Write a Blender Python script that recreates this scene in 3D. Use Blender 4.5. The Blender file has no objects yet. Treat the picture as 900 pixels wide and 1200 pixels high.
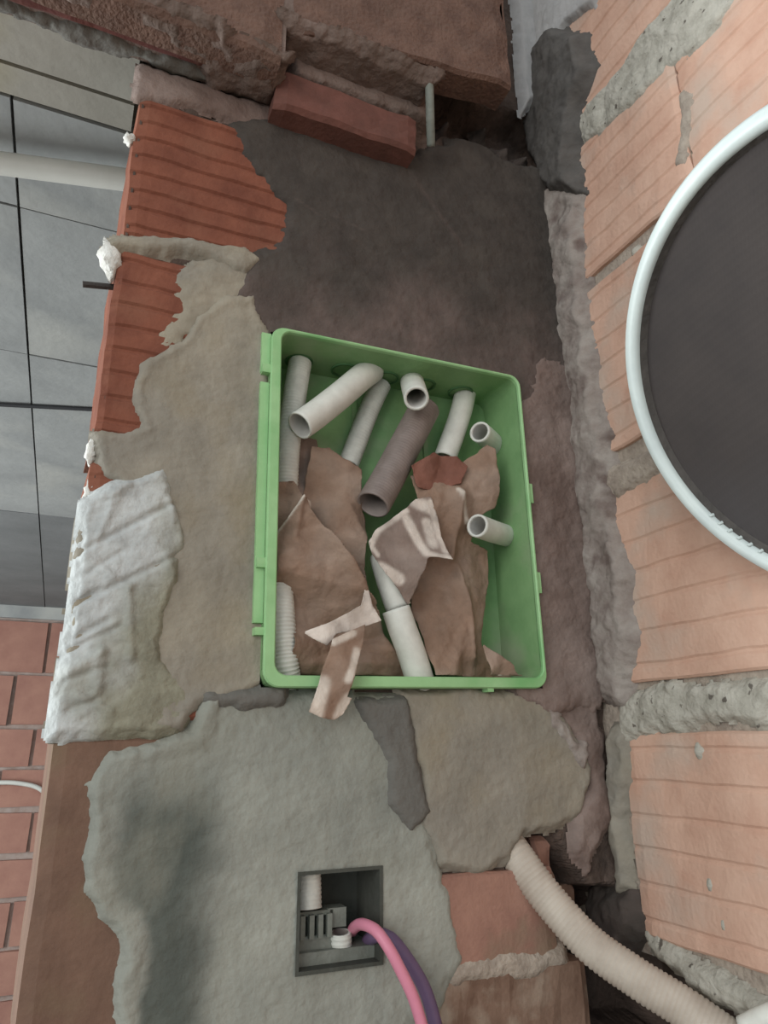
import bpy, math, random
import numpy as np
from mathutils import Vector, Matrix
SC = bpy.context.scene
COL = SC.collection
random.seed(7)
EYE = 1.55                                   # height of the lens above the floor, metres
CAM = np.array([0.0, -0.56, EYE])
FWD = np.array([0.3856946, 0.86970177, 0.3079911])
RGT = np.array([0.91494868, -0.40352063, -0.00632539])
UPV = np.array([-0.11877955, -0.28423572, 0.95136821])
FPX = 833.2
CORNER = 0.4755                              # X of the right-hand wall face
ZT = EYE + 0.613                             # underside of the beam
# ------------------------------------------------------------------ camera, world, lights, exposure
cd = bpy.data.cameras.new('camera'); cam = bpy.data.objects.new('camera', cd); COL.objects.link(cam)
cd.sensor_fit = 'VERTICAL'; cd.sensor_height = 36.0; cd.sensor_width = 27.0
cd.lens = FPX / 1200 * 36.0
cd.clip_start = 0.02
m = Matrix.Identity(4)
for i in range(3):
    m[i][0], m[i][1], m[i][2], m[i][3] = RGT[i], UPV[i], -FWD[i], CAM[i]
cam.matrix_world = m
SC.camera = cam
SC.view_settings.view_transform = 'Standard'
SC.view_settings.look = 'None'
SC.view_settings.gamma = 1.0
SC.view_settings.use_curve_mapping = False
SC.view_settings.exposure = 0.0
w = bpy.data.worlds.new('overcast'); SC.world = w; w.use_nodes = True
bg = w.node_tree.nodes['Background']
bg.inputs[0].default_value = (0.86, 0.94, 1.0, 1); bg.inputs[1].default_value = 0.80


def area(name, loc, target, size, power, col):
    l = bpy.data.lights.new(name, 'AREA'); l.shape = 'RECTANGLE'
    l.size, l.size_y = size; l.energy = power; l.color = col
    o = bpy.data.objects.new(name, l); COL.objects.link(o)
    o.location = loc
    o.rotation_euler = (Vector(target) - Vector(loc)).to_track_quat('-Z', 'Y').to_euler()
    return o


area('daylight_opening', (-1.9, -1.9, 2.0), (0.5, -0.1, 1.5), (1.6, 1.6), 34, (1.0, 0.97, 0.93))
area('far_room_daylight', (-2.6, 1.4, 1.3), (0.2, 1.0, 1.9), (1.4, 1.6), 120, (0.93, 0.98, 1.0))


# ------------------------------------------------------------------ colour and materials
def lin(c):
    return tuple(((v / 255) / 12.92 if v / 255 <= 0.04045 else ((v / 255 + 0.055) / 1.055) ** 2.4) for v in c) + (1,)


def mat(name, c1, c2=None, scale=30, rough=0.9, bump=0.25, bscale=220, attr=False, spec=0.25, c3=None, s3=8, th3=(0.52, 0.7), trans=0):
    """two-tone noise colour, optional third tone in blotches, optional vertex mix (attr), fine bump."""
    c2 = c2 or c1
    M = bpy.data.materials.new(name); M.use_nodes = True
    nt = M.node_tree; N = nt.nodes; L = nt.links
    b = N['Principled BSDF']
    b.inputs['Roughness'].default_value = rough
    b.inputs['Specular IOR Level'].default_value = spec
    tc = N.new('ShaderNodeTexCoord')
    nz = N.new('ShaderNodeTexNoise'); nz.inputs['Scale'].default_value = scale; nz.inputs['Detail'].default_value = 6; nz.inputs['Roughness'].default_value = 0.62
    L.new(tc.outputs['Object'], nz.inputs['Vector'])
    rp = N.new('ShaderNodeMapRange'); rp.inputs[1].default_value = 0.36; rp.inputs[2].default_value = 0.66
    L.new(nz.outputs['Fac'], rp.inputs[0])

    def mix(fac, a, bb):
        n = N.new('ShaderNodeMix'); n.data_type = 'RGBA'
        L.new(fac, n.inputs['Factor'])
        for s, v in ((6, a), (7, bb)):
            if isinstance(v, tuple): n.inputs[s].default_value = lin(v)
            else: L.new(v, n.inputs[s])
        return n.outputs[2]
    col = mix(rp.outputs[0], c1, tuple(max(0, min(255, v * 0.86)) for v in c1) if attr else c2)
    if attr:
        at = N.new('ShaderNodeAttribute'); at.attribute_name = 'tone'
        cb = mix(rp.outputs[0], c2, tuple(max(0, min(255, v * 0.86)) for v in c2))
        col = mix(at.outputs['Fac'], col, cb)
    if c3:
        n3 = N.new('ShaderNodeTexNoise'); n3.inputs['Scale'].default_value = s3; n3.inputs['Detail'].default_value = 5
        L.new(tc.outputs['Object'], n3.inputs['Vector'])
        r3 = N.new('ShaderNodeMapRange'); r3.inputs[1].default_value = th3[0]; r3.inputs[2].default_value = th3[1]
        L.new(n3.outputs['Fac'], r3.inputs[0])
        col = mix(r3.outputs[0], col, c3)
    L.new(col, b.inputs['Base Color'])
    if trans:
        b.inputs['Transmission Weight'].default_value = 0
        b.inputs['Subsurface Weight'].default_value = trans
        b.inputs['Subsurface Radius'].default_value = (0.01, 0.01, 0.01)
    if bump:
        nb = N.new('ShaderNodeTexNoise'); nb.inputs['Scale'].default_value = bscale; nb.inputs['Detail'].default_value = 4
        L.new(tc.outputs['Object'], nb.inputs['Vector'])
        bp = N.new('ShaderNodeBump'); bp.inputs['Strength'].default_value = bump; bp.inputs['Distance'].default_value = 0.004
        L.new(nb.outputs['Fac'], bp.inputs['Height']); L.new(bp.outputs[0], b.inputs['Normal'])
    return M


M = {}
M['brick_r'] = mat('pale_pink_brick', (212, 176, 155), (198, 158, 137), 22, c3=(196, 174, 158), s3=14)
M['brick_l'] = mat('orange_red_brick', (134, 84, 66), (112, 68, 54), 26, c3=(132, 88, 70), s3=16)
M['brick_lo'] = mat('brown_red_brick', (124, 98, 83), (108, 85, 72), 26, c3=(118, 98, 80), s3=20)
M['brick_m'] = mat('worn_brick', (164, 126, 110), (144, 108, 95), 26, c3=(140, 118, 100), s3=22)
M['brick_rub'] = mat('broken_brick', (136, 112, 96), (112, 88, 74), 26, c3=(156, 140, 124), s3=34)
M['brick_wedge'] = mat('dark_red_brick', (116, 78, 69), (98, 67, 59), 30)
M['brick_beam'] = mat('dusty_brown_brick', (116, 91, 79), (96, 75, 66), 40, bump=0.7, c3=(104, 84, 74), s3=26)
M['brick_under'] = mat('maroon_brick', (106, 66, 60), (90, 56, 53), 18, c3=(112, 86, 76), s3=12)
M['brick_far'] = mat('far_red_brick', (170, 128, 112), (152, 110, 98), 8, c3=(160, 118, 104), s3=5, bump=0.1)
M['mortar'] = mat('wall_mortar', (98, 84, 76), (72, 62, 56), 40, bump=0.6, bscale=160)
M['mortar_r'] = mat('grey_joint_mortar', (178, 166, 152), (150, 138, 126), 60, bump=0.6)
M['mortar_rg'] = mat('pale_joint_mortar', (188, 184, 172), (160, 156, 144), 60, bump=0.6, c3=(104, 98, 90), s3=110, th3=(.66, .70))
M['mortar_far'] = mat('far_joint_mortar', (170, 156, 148), (150, 130, 120), 20, bump=0.2)
M['wet'] = mat('wet_mortar', (74, 68, 63), (108, 94, 88), 34, attr=True, bump=0.5, bscale=140, c3=(82, 76, 70), s3=26, th3=(.5, .8))
M['mauve'] = mat('drying_mortar', (146, 130, 122), (120, 102, 94), 26, attr=True, bump=0.4)
M['tan'] = mat('tan_plaster', (158, 150, 133), (148, 143, 132), 20, attr=True, bump=0.35, bscale=180, c3=(142, 132, 112), s3=13)
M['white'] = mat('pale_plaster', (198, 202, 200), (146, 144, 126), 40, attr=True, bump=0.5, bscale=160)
M['green'] = mat('grey_green_plaster', (162, 164, 154), (84, 90, 84), 14, attr=True, bump=0.35, bscale=200, c3=(136, 136, 124), s3=9)
M['slate'] = mat('dark_grey_plaster', (112, 110, 104), (100, 98, 93), 26, bump=0.35)
M['corner'] = mat('corner_mortar', (160, 152, 144), (132, 120, 113), 34, bump=0.7, bscale=120, c3=(112, 98, 92), s3=24, th3=(.55, .66))
M['blob'] = mat('fresh_dark_mortar', (97, 93, 89), (83, 80, 77), 40, bump=0.3)
M['bluegrey'] = mat('blue_grey_plaster', (180, 178, 176), (164, 163, 162), 20)
M['pinkgrey'] = mat('pink_grey_mortar', (126, 110, 102), (104, 90, 82), 22, bump=0.5)
M['concrete'] = mat('ceiling_concrete', (166, 168, 166), (146, 148, 147), 4, bump=0.2, bscale=60, c3=(180, 180, 174), s3=3)
M['concrete_w'] = mat('warm_concrete', (168, 164, 154), (154, 150, 140), 5, bump=0.2, bscale=60, c3=(160, 152, 124), s3=4)
M['concrete_d'] = mat('dark_concrete', (132, 134, 134), (118, 120, 120), 4, bump=0.2, bscale=60)
M['joint_d'] = mat('dark_joint', (122, 120, 116))
M['screed'] = mat('floor_screed', (130, 126, 118), (110, 106, 100), 6)
M['pvc'] = mat('white_pvc', (214, 214, 206), (204, 204, 196), 10, rough=0.45, bump=0, spec=0.4)
M['cond_w'] = mat('white_conduit', (222, 223, 214), (206, 206, 197), 60, rough=0.5, bump=0.05, spec=0.4)
M['cond_c'] = mat('pale_conduit', (214, 216, 207), (194, 195, 187), 60, rough=0.55, bump=0.05, spec=0.35)
M['cond_g'] = mat('grey_conduit', (140, 128, 122), (122, 110, 104), 50, rough=0.5, bump=0.05, spec=0.4)
M['cond_b'] = mat('beige_conduit', (198, 188, 174), (180, 168, 154), 40, rough=0.6, bump=0.1, spec=0.3)
M['inner'] = mat('conduit_inside', (150, 140, 134), (130, 120, 116), 50, rough=0.7, bump=0)
M['inner_w'] = mat('white_conduit_inside', (214, 212, 206), (196, 194, 188), 50, rough=0.7, bump=0)
M['inner_g'] = mat('grey_conduit_inside', (156, 146, 140), (140, 130, 126), 50, rough=0.7, bump=0)
M['green_p'] = mat('green_plastic', (158, 202, 146), (146, 190, 134), 30, rough=0.5, bump=0.05, spec=0.4, c3=(122, 180, 116), s3=14)
M['green_d'] = mat('dusty_green_plastic', (132, 170, 118), (116, 154, 104), 24, rough=0.6, bump=0.1, spec=0.3, c3=(146, 164, 130), s3=14)
M['green_k'] = mat('knockout_green', (84, 124, 82), (74, 110, 72), 30, rough=0.6, bump=0)
M['paper'] = mat('kraft_paper', (150, 124, 106), (226, 214, 200), 30, rough=0.85, bump=0.25, bscale=300, attr=True)
M['paper_g'] = mat('greyish_paper', (138, 120, 110), (226, 214, 202), 30, rough=0.85, bump=0.25, bscale=300, attr=True)
M['paper_r'] = mat('reddish_paper', (136, 92, 78), (150, 112, 98), 30, rough=0.85, bump=0.25, attr=True)
M['iron'] = mat('dark_iron', (66, 62, 60), (52, 50, 48), 60, rough=0.7)
M['black'] = mat('black_cable', (52, 52, 54), rough=0.6, bump=0)
M['sieve_rim'] = mat('white_rim', (208, 218, 214), (196, 206, 204), 20, rough=0.4, bump=0.05, spec=0.4)
M['pink'] = mat('pink_insulation', (216, 140, 160), (206, 128, 150), 30, rough=0.4, bump=0, spec=0.4)
M['violet'] = mat('violet_insulation', (112, 92, 122), (100, 82, 112), 30, rough=0.4, bump=0, spec=0.4)
M['cavity'] = mat('dark_box', (78, 80, 74), (66, 68, 62), 40, rough=0.8)
M['boxgrey'] = mat('dusty_box_plastic', (128, 132, 124), (108, 112, 104), 60, rough=0.7)
M['foamw'] = mat('white_plaster_lump', (222, 222, 216), (204, 202, 194), 60, bump=0.5)

# sieve mesh: woven relief
mm = mat('dark_sieve_mesh', (72, 67, 65), (65, 61, 60), 14, rough=0.95, spec=0.08, bump=0, c3=(77, 74, 74), s3=7, th3=(.55, .75))
nt = mm.node_tree; b = nt.nodes['Principled BSDF']
tc = nt.nodes.new('ShaderNodeTexCoord'); hs = []
for k in (0, 1):
    wv = nt.nodes.new('ShaderNodeTexWave'); wv.bands_direction = 'XY'[k]; wv.inputs['Scale'].default_value = 110
    nt.links.new(tc.outputs['Object'], wv.inputs['Vector']); hs.append(wv)
mx = nt.nodes.new('ShaderNodeMath'); mx.operation = 'MAXIMUM'
nt.links.new(hs[0].outputs['Fac'], mx.inputs[0]); nt.links.new(hs[1].outputs['Fac'], mx.inputs[1])
bp = nt.nodes.new('ShaderNodeBump'); bp.inputs['Strength'].default_value = 0.15; bp.inputs['Distance'].default_value = 0.001
nt.links.new(mx.outputs[0], bp.inputs['Height']); nt.links.new(bp.outputs[0], b.inputs['Normal'])
M['mesh'] = mm


# ------------------------------------------------------------------ object helpers
def world_loc(o):
    return np.array(o['_at']) if o is not None and '_at' in o else np.zeros(3)


def obj(name, V, F, mt, parent=None, loc=None, smooth=False, tone=None, mats=None, fmat=None):
    V = np.asarray(V, float)
    if loc is None:
        loc = np.array([(V[:, 0].min() + V[:, 0].max()) / 2, (V[:, 1].min() + V[:, 1].max()) / 2, V[:, 2].min()])
    loc = np.asarray(loc, float)
    me = bpy.data.meshes.new(name)
    me.from_pydata((V - loc).tolist(), [], F)
    for q in (mats or [mt]): me.materials.append(q)
    if fmat is not None: me.polygons.foreach_set('material_index', fmat)
    if smooth: me.polygons.foreach_set('use_smooth', [True] * len(me.polygons))
    if tone is not None:
        a = me.attributes.new('tone', 'FLOAT', 'POINT'); a.data.foreach_set('value', np.asarray(tone, np.float32))
    me.update()
    o = bpy.data.objects.new(name, me); COL.objects.link(o)
    o['_at'] = loc.tolist()
    if parent is not None: o.parent = parent
    o.location = loc - world_loc(parent)
    return o


def thing(name, label, cat, loc, group=None, kind=None):
    o = bpy.data.objects.new(name, None); COL.objects.link(o); o.empty_display_size = 0.05
    o.location = loc; o['_at'] = [float(v) for v in loc]
    return tag(o, label, cat, group, kind)


def tag(o, label=None, cat=None, group=None, kind=None):
    for k, v in (('label', label), ('category', cat), ('group', group), ('kind', kind)):
        if v: o[k] = v
    return o


class Plane:
    """a wall plane: point p, in-plane axes u, v, outward normal n. uv() takes a photo pixel to it."""
    def __init__(s, p, u, v):
        s.p, s.u, s.v = np.array(p, float), np.array(u, float), np.array(v, float); s.n = np.cross(s.u, s.v)

    def hit(s, x, y):
        r = FWD + RGT * (x - 450) / FPX + UPV * (600 - y) / FPX
        return CAM + r * ((s.p - CAM) @ s.n / (r @ s.n))

    def uv(s, x, y):
        d = s.hit(x, y) - s.p; return np.array([d @ s.u, d @ s.v])

    def xyz(s, u, v, h=0.0):
        u, v, h = np.broadcast_arrays(np.asarray(u, float), np.asarray(v, float), np.asarray(h, float))
        return s.p + u[..., None] * s.u + v[..., None] * s.v + h[..., None] * s.n


PB = Plane((0, 0, EYE), (1, 0, 0), (0, 0, 1))                     # back wall face, normal -Y
PR = Plane((CORNER, 0, EYE), (0, -1, 0), (0, 0, 1))               # right wall face, normal -X
PU = Plane((0, 0, ZT), (1, 0, 0), (0, -1, 0))                     # beam underside, normal -Z
PJ = Plane((0, 0, EYE), (0, -1, 0), (0, 0, 1))                    # jamb plane


def at(x, y, Y=0.0):
    """point on the vertical plane Y (metres behind the wall face) seen at that pixel"""
    r = FWD + RGT * (x - 450) / FPX + UPV * (600 - y) / FPX
    return CAM + r * ((Y - CAM[1]) / r[1])


def hash2(ix, iy, seed):
    h = (ix.astype(np.int64) * 374761393 + iy.astype(np.int64) * 668265263 + seed * 974634777) & 0xffffffff
    h = ((h ^ (h >> 13)) * 1274126177) & 0xffffffff
    return ((h ^ (h >> 16)) & 0xffff) / 65535.0


def vnoise(u, v, seed=0):
    iu, iv = np.floor(u).astype(int), np.floor(v).astype(int)
    fu, fv = u - iu, v - iv
    fu, fv = fu * fu * (3 - 2 * fu), fv * fv * (3 - 2 * fv)
    a, b_, c, d = hash2(iu, iv, seed), hash2(iu + 1, iv, seed), hash2(iu, iv + 1, seed), hash2(iu + 1, iv + 1, seed)
    return (a * (1 - fu) + b_ * fu) * (1 - fv) + (c * (1 - fu) + d * fu) * fv


def fbm(u, v, scale, seed=0, octs=4):
    u, v = np.asarray(u) * scale + 100, np.asarray(v) * scale + 100
    t = np.zeros(np.broadcast(u, v).shape); a = 0.5; s = 0
    for k in range(octs):
        t += a * vnoise(u, v, seed + k * 17); s += a; a *= 0.5; u, v = u * 2.03, v * 2.03
    return t / s * 2 - 1


def sdist(U, Vv, poly):
    """signed distance to a polygon, positive inside"""
    d = np.full(U.shape, 1e9); ins = np.zeros(U.shape, bool)
    n = len(poly)
    for i in range(n):
        a, b_ = poly[i], poly[(i + 1) % n]
        e = b_ - a; L2 = max(e @ e, 1e-12)
        t = np.clip(((U - a[0]) * e[0] + (Vv - a[1]) * e[1]) / L2, 0, 1)
        d = np.minimum(d, np.hypot(U - a[0] - t * e[0], Vv - a[1] - t * e[1]))
        c = ((a[1] > Vv) != (b_[1] > Vv))
        with np.errstate(divide='ignore', invalid='ignore'):
            ins ^= c & (U < (b_[0] - a[0]) * (Vv - a[1]) / (b_[1] - a[1] if b_[1] != a[1] else 1e-12) + a[0])
    return np.where(ins, d, -d)


def sstep(x, a, b_):
    t = np.clip((x - a) / (b_ - a), 0, 1); return t * t * (3 - 2 * t)


def grid_faces(keep):
    nu, nv = keep.shape
    used = np.zeros((nu + 1, nv + 1), bool)
    I, J = np.nonzero(keep)
    for di, dj in ((0, 0), (1, 0), (1, 1), (0, 1)): used[I + di, J + dj] = True
    idx = np.full(used.shape, -1); idx[used] = np.arange(used.sum())
    F = np.stack([idx[I, J], idx[I + 1, J], idx[I + 1, J + 1], idx[I, J + 1]], 1).tolist()
    return used, F


def segd(u, v, a, b_):
    e = b_ - a; t = np.clip(((u - a[0]) * e[0] + (v - a[1]) * e[1]) / (e @ e), 0, 1)
    return np.hypot(u - a[0] - t * e[0], v - a[1] - t * e[1])


def patch(name, plane, px, mt, parent, thick=0.004, edge=0.006, res=0.0022, rough=0.0012, ragged=0.006, seed=0, rs=60,
          label=None, extra=None, tone=None, base=0.0, uv=None):
    """a coat of mortar with a ragged feathered edge lying on a wall plane"""
    poly = np.array(uv if uv is not None else [plane.uv(*p) for p in px])
    lo, hi = poly.min(0) - 0.01, poly.max(0) + 0.01
    nu, nv = int((hi[0] - lo[0]) / res) + 1, int((hi[1] - lo[1]) / res) + 1
    U, Vv = np.meshgrid(np.linspace(lo[0], hi[0], nu + 1), np.linspace(lo[1], hi[1], nv + 1), indexing='ij')
    sd = sdist(U, Vv, poly) + ragged * (fbm(U, Vv, 34, seed + 5, 5) + 0.35 * fbm(U, Vv, 150, seed + 6, 3))
    h = base + thick * sstep(sd, 0, edge) - 0.006 * sstep(-sd, -0.0005, 0.004) + rough * fbm(U, Vv, rs, seed + 9, 4) + 0.0007 * fbm(U, Vv, 190, seed + 2, 3)
    if extra is not None: h = h + extra(U, Vv, sd)
    keep = (sd[:-1, :-1] > -0.003) | (sd[1:, 1:] > -0.003) | (sd[1:, :-1] > -0.003) | (sd[:-1, 1:] > -0.003)
    if plane is PB:                                               # leave the sunk boxes open
        cu, cv = (U[:-1, :-1] + U[1:, 1:]) / 2, (Vv[:-1, :-1] + Vv[1:, 1:]) / 2
        keep &= ~in_box(cu, cv, 0.0008) & ~in_socket(cu, cv, 0.0005)
    used, F = grid_faces(keep)
    P = plane.xyz(U, Vv, h)[used]
    T = None if tone is None else np.clip(tone(U, Vv, sd), 0, 1)[used]
    o = obj(name, P, F, mt, parent, smooth=True, tone=T)
    return tag(o, label)


def brick(plane, u0, u1, v0, v1, depth, mt, parent, grooves=0, gd=0.0014, seed=0, label=None, front=0.0, wob=0.0008, name='brick', nu=14, edge=0.002, back=0.0, slant=0.0):
    """one hollow clay block: front face with horizontal grooves, uneven edges, sides going back into the wall"""
    prof = []                                                     # (v, h)
    H = v1 - v0
    vs = [(0.0, -edge), (edge, 0)]
    if grooves:
        sp = H / grooves
        for k in range(grooves):
            c = (k + 0.5) * sp
            vs += [(c - 0.0030, 0), (c - 0.0010, -gd), (c + 0.0010, -gd), (c + 0.0030, 0)]
    else:
        vs += [(H * k / 6, 0) for k in range(1, 6)]
    vs += [(H - edge, 0), (H, -edge)]
    v = np.array([q[0] for q in vs]) + v0; hh = np.array([q[1] for q in vs])
    u = np.linspace(u0, u1, nu + 1)
    U, Vv = np.meshgrid(u, v, indexing='ij')
    h = front + hh[None, :] + wob * fbm(U, Vv, 50, seed, 3)
    h[0] -= edge; h[-1] -= edge
    Vv = Vv + slant * (U - u0) * (v1 - Vv) / H
    Vj = Vv + 0.0016 * fbm(U, Vv, 30, seed + 3, 2)
    Uj = U + 0.0016 * fbm(U, Vv, 40, seed + 4, 2)
    Pf = plane.xyz(Uj, Vj, h)
    n, k = Pf.shape[:2]
    F = []
    ix = lambda i, j: i * k + j
    for i in range(n - 1):
        for j in range(k - 1): F.append((ix(i, j), ix(i + 1, j), ix(i + 1, j + 1), ix(i, j + 1)))
    V = Pf.reshape(-1, 3)
    ring = [ix(i, 0) for i in range(n)] + [ix(n - 1, j) for j in range(1, k)] + [ix(i, k - 1) for i in range(n - 2, -1, -1)] + [ix(0, j) for j in range(k - 2, 0, -1)]
    back = V[ring] - plane.n * depth + plane.u * back * (V[ring] @ plane.u < (u0 + u1) / 2)[:, None]
    off = len(V); V = np.vstack([V, back]); r = len(ring)
    for a in range(r):
        b_ = (a + 1) % r; F.append((ring[b_], ring[a], off + a, off + b_))
    F.append([off + a for a in range(r)][::-1])
    return tag(obj(name, V, F, mt, parent), label)


def box_vf(lo, hi):
    lo, hi = np.minimum(lo, hi), np.maximum(lo, hi)
    V = [(x, y, z) for x in (lo[0], hi[0]) for y in (lo[1], hi[1]) for z in (lo[2], hi[2])]
    F = [(0, 1, 3, 2), (4, 6, 7, 5), (0, 4, 5, 1), (2, 3, 7, 6), (0, 2, 6, 4), (1, 5, 7, 3)]
    return V, F


def join(parts):
    V, F = [], []
    for v, f in parts:
        o = len(V); V += [tuple(q) for q in v]; F += [tuple(i + o for i in q) for q in f]
    return V, F


def spline(P, step=0.003):
    P = np.array(P, float); out = []
    Q = np.vstack([2 * P[0] - P[1], P, 2 * P[-1] - P[-2]])
    for i in range(1, len(Q) - 2):
        n = max(2, int(np.linalg.norm(Q[i + 1] - Q[i]) / step))
        for t in np.arange(n) / n:
            a, b_, c, d = Q[i - 1:i + 3]
            out.append(0.5 * ((2 * b_) + (-a + c) * t + (2 * a - 5 * b_ + 4 * c - d) * t * t + (-a + 3 * b_ - 3 * c + d) * t ** 3))
    out.append(P[-1]); return np.array(out)


def sweep(C, R, seg=16, close=False):
    """tube of per-point radii R along points C"""
    C = np.array(C); n = len(C); R = np.broadcast_to(R, (n,))
    T = np.gradient(C, axis=0); T /= np.linalg.norm(T, axis=1)[:, None] + 1e-12
    a = np.array([0, 0, 1.]) if abs(T[0][2]) < 0.9 else np.array([1., 0, 0])
    X = np.cross(T[0], a); X /= np.linalg.norm(X)
    V = []
    for i in range(n):
        X = X - T[i] * (X @ T[i]); X /= np.linalg.norm(X); Y = np.cross(T[i], X)
        for k in range(seg):
            t = 2 * math.pi * k / seg; V.append(C[i] + R[i] * (math.cos(t) * X + math.sin(t) * Y))
    F = []
    for i in range(n - 1):
        for k in range(seg):
            b_ = (k + 1) % seg; F.append((i * seg + k, i * seg + b_, (i + 1) * seg + b_, (i + 1) * seg + k))
    return V, F


def hollow(C, r, wall=0.0016, pitch=0.0, amp=0.0, seg=18, step=0.003):
    """hollow pipe, open at both ends; pitch > 0 makes ribs"""
    if pitch: step = pitch / 3
    S = spline(C, step); n = len(S)
    s = np.concatenate([[0], np.cumsum(np.linalg.norm(np.diff(S, axis=0), axis=1))])
    R = np.full(n, r)
    if pitch: R = r - amp * (np.arange(n) % 3 == 0)
    V1, F1 = sweep(S, R, seg); V2, F2 = sweep(S, r - wall - (amp if pitch else 0), seg)
    o = len(V1); V = V1 + V2
    F = [f for f in F1] + [tuple(i + o for i in f[::-1]) for f in F2]
    fm = [0] * len(F1) + [1] * len(F2)
    for i in (0, n - 1):
        for k in range(seg):
            b_ = (k + 1) % seg
            q = (i * seg + b_, i * seg + k, o + i * seg + k, o + i * seg + b_)
            F.append(q if i == 0 else q[::-1]); fm.append(0)
    return V, F, fm


# ------------------------------------------------------------------ openings in the back wall
BOXC = (PB.uv(320, 393) + PB.uv(600, 446) + PB.uv(297, 806) + PB.uv(632, 808)) / 4
BW, BH = 0.2640, 0.3160
BT = 0.020                                                        # the green box hangs slightly out of level
bu = np.array([math.cos(BT), math.sin(BT)]); bv = np.array([-math.sin(BT), math.cos(BT)])
SOC = np.array([PB.uv(347, 1021), PB.uv(444, 1019), PB.uv(446, 1131), PB.uv(347, 1142)])
SOC_LO, SOC_HI = SOC.min(0) + [0.0005, 0.002], SOC.max(0) - [0.0005, 0.0005]
CHASE = np.array([PB.uv(*p) for p in [(604, 968), (650, 966), (668, 1000), (690, 1040), (735, 1045), (750, 1090), (775, 1130), (820, 1230), (690, 1230), (700, 1150), (655, 1120), (640, 1070), (612, 1030), (596, 1000)]])
CAVITY = np.array([PB.uv(*p) for p in [(492, 110), (512, 102), (560, 118), (618, 128), (640, 150), (645, 190), (600, 188), (560, 165), (520, 150), (497, 168)]])
CRACK = [PB.uv(*p) for p in [(702, 835), (712, 880), (703, 930), (712, 985), (722, 1045)]]



def in_box(u, v, g):
    a, b_ = (u - BOXC[0]) * bu[0] + (v - BOXC[1]) * bu[1], (u - BOXC[0]) * bv[0] + (v - BOXC[1]) * bv[1]
    return (abs(a) < BW / 2 - g) & (abs(b_) < BH / 2 - g)


def in_socket(u, v, g):
    return (u > SOC_LO[0] + g) & (u < SOC_HI[0] - g) & (v > SOC_LO[1] + g) & (v < SOC_HI[1] - g)


# ------------------------------------------------------------------ setting: floor and back wall
V, F = box_vf((-4, -4, -0.1), (3, 4, 0.0))
tag(obj('floor', V, F, M['screed']), 'rough grey screed floor below the frame', 'floor', kind='structure')

U0, U1, W0, W1 = 0.004, CORNER + 0.07, -0.42, 1.10
res = 0.0025
nu, nv = int((U1 - U0) / res), int((W1 - W0) / res)
U, Vv = np.meshgrid(np.linspace(U0, U1, nu + 1), np.linspace(W0, W1, nv + 1), indexing='ij')
h = -0.007 + 0.003 * fbm(U, Vv, 60, 3)
h -= 0.070 * sstep(sdist(U, Vv, CHASE) + 0.006 * fbm(U, Vv, 60, 8), -0.004, 0.012)
h -= 0.040 * sstep(sdist(U, Vv, CAVITY) + 0.006 * fbm(U, Vv, 60, 9), -0.004, 0.010)
cu, cv = (U[:-1, :-1] + U[1:, 1:]) / 2, (Vv[:-1, :-1] + Vv[1:, 1:]) / 2
keep = ~(in_box(cu, cv, 0.0012) | in_socket(cu, cv, 0.0005))
used, F = grid_faces(keep)
V = PB.xyz(U, Vv, h)[used].tolist()
TH = 0.10
v2, f2 = join([box_vf((U0, TH - 0.004, 0), (U1, TH, 2.75)), box_vf((U0, 0.004, 0), (U1, TH, EYE + W0)),
               box_vf((U0, 0.003, EYE + W0), (U0 + 0.002, TH, ZT)), box_vf((U0, 0.003, 2.65), (U1, TH, 2.75))])
o_ = len(V); V += v2; F += [tuple(i + o_ for i in q) for q in f2]
wall_back = tag(obj('wall_back', V, F, M['mortar'], loc=(0.24, 0, 0)), 'unfinished brick wall with patches of mortar around the green box', 'wall', kind='structure')

# bricks of the back wall: left column at the jamb, then the ones laid bare lower down
B = lambda *a, **k: brick(PB, *a, wall_back, **k)
B(0.002, 0.215, 0.424, 0.578, 0.097, M['brick_l'], grooves=8, gd=0.0022, back=-0.0045, edge=0.003, seed=11, label='orange red block with horizontal grooves at top of the jamb', nu=24, wob=0.0014)
B(0.000, 0.128, 0.235, 0.407, 0.097, M['brick_l'], grooves=8, gd=0.0018, back=-0.0045, edge=0.003, seed=12, nu=24, wob=0.0014)
B(0.001, 0.126, 0.016, 0.210, 0.097, M['brick_l'], grooves=8, back=-0.0045, edge=0.003, seed=13, nu=16)
B(-0.001, 0.145, -0.190, 0.004, 0.097, M['brick_lo'], grooves=0, back=-0.0045, edge=0.003, seed=14, label='brown block with smooth face at foot of the jamb', nu=16)
B(-0.003, 0.145, -0.400, -0.205, 0.097, M['brick_lo'], grooves=0, back=-0.0045, edge=0.003, seed=15)
q0, q1 = PB.uv(518, 1030), PB.uv(655, 1130)
B(q0[0] - 0.04, q1[0], q1[1] + 0.001, q0[1] + 0.002, 0.06, M['brick_m'], grooves=0, seed=16, label='worn red block left of the beige conduit', front=0.001)
q2, q3 = PB.uv(500, 1152), PB.uv(705, 1210)
B(q2[0] - 0.02, q3[0] - 0.01, -0.36, q2[1], 0.05, M['brick_rub'], grooves=0, seed=17, label='broken pale streaked block below the worn red one', wob=0.004, front=0.001, nu=24)
q4, q5 = PB.uv(322, 82), PB.uv(492, 178)
B(0.123, 0.277, 0.592, 0.640, 0.06, M['brick_wedge'], grooves=0, seed=18, label='dark red block end under the beam', front=0.030, wob=0.003, edge=0.004)
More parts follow.
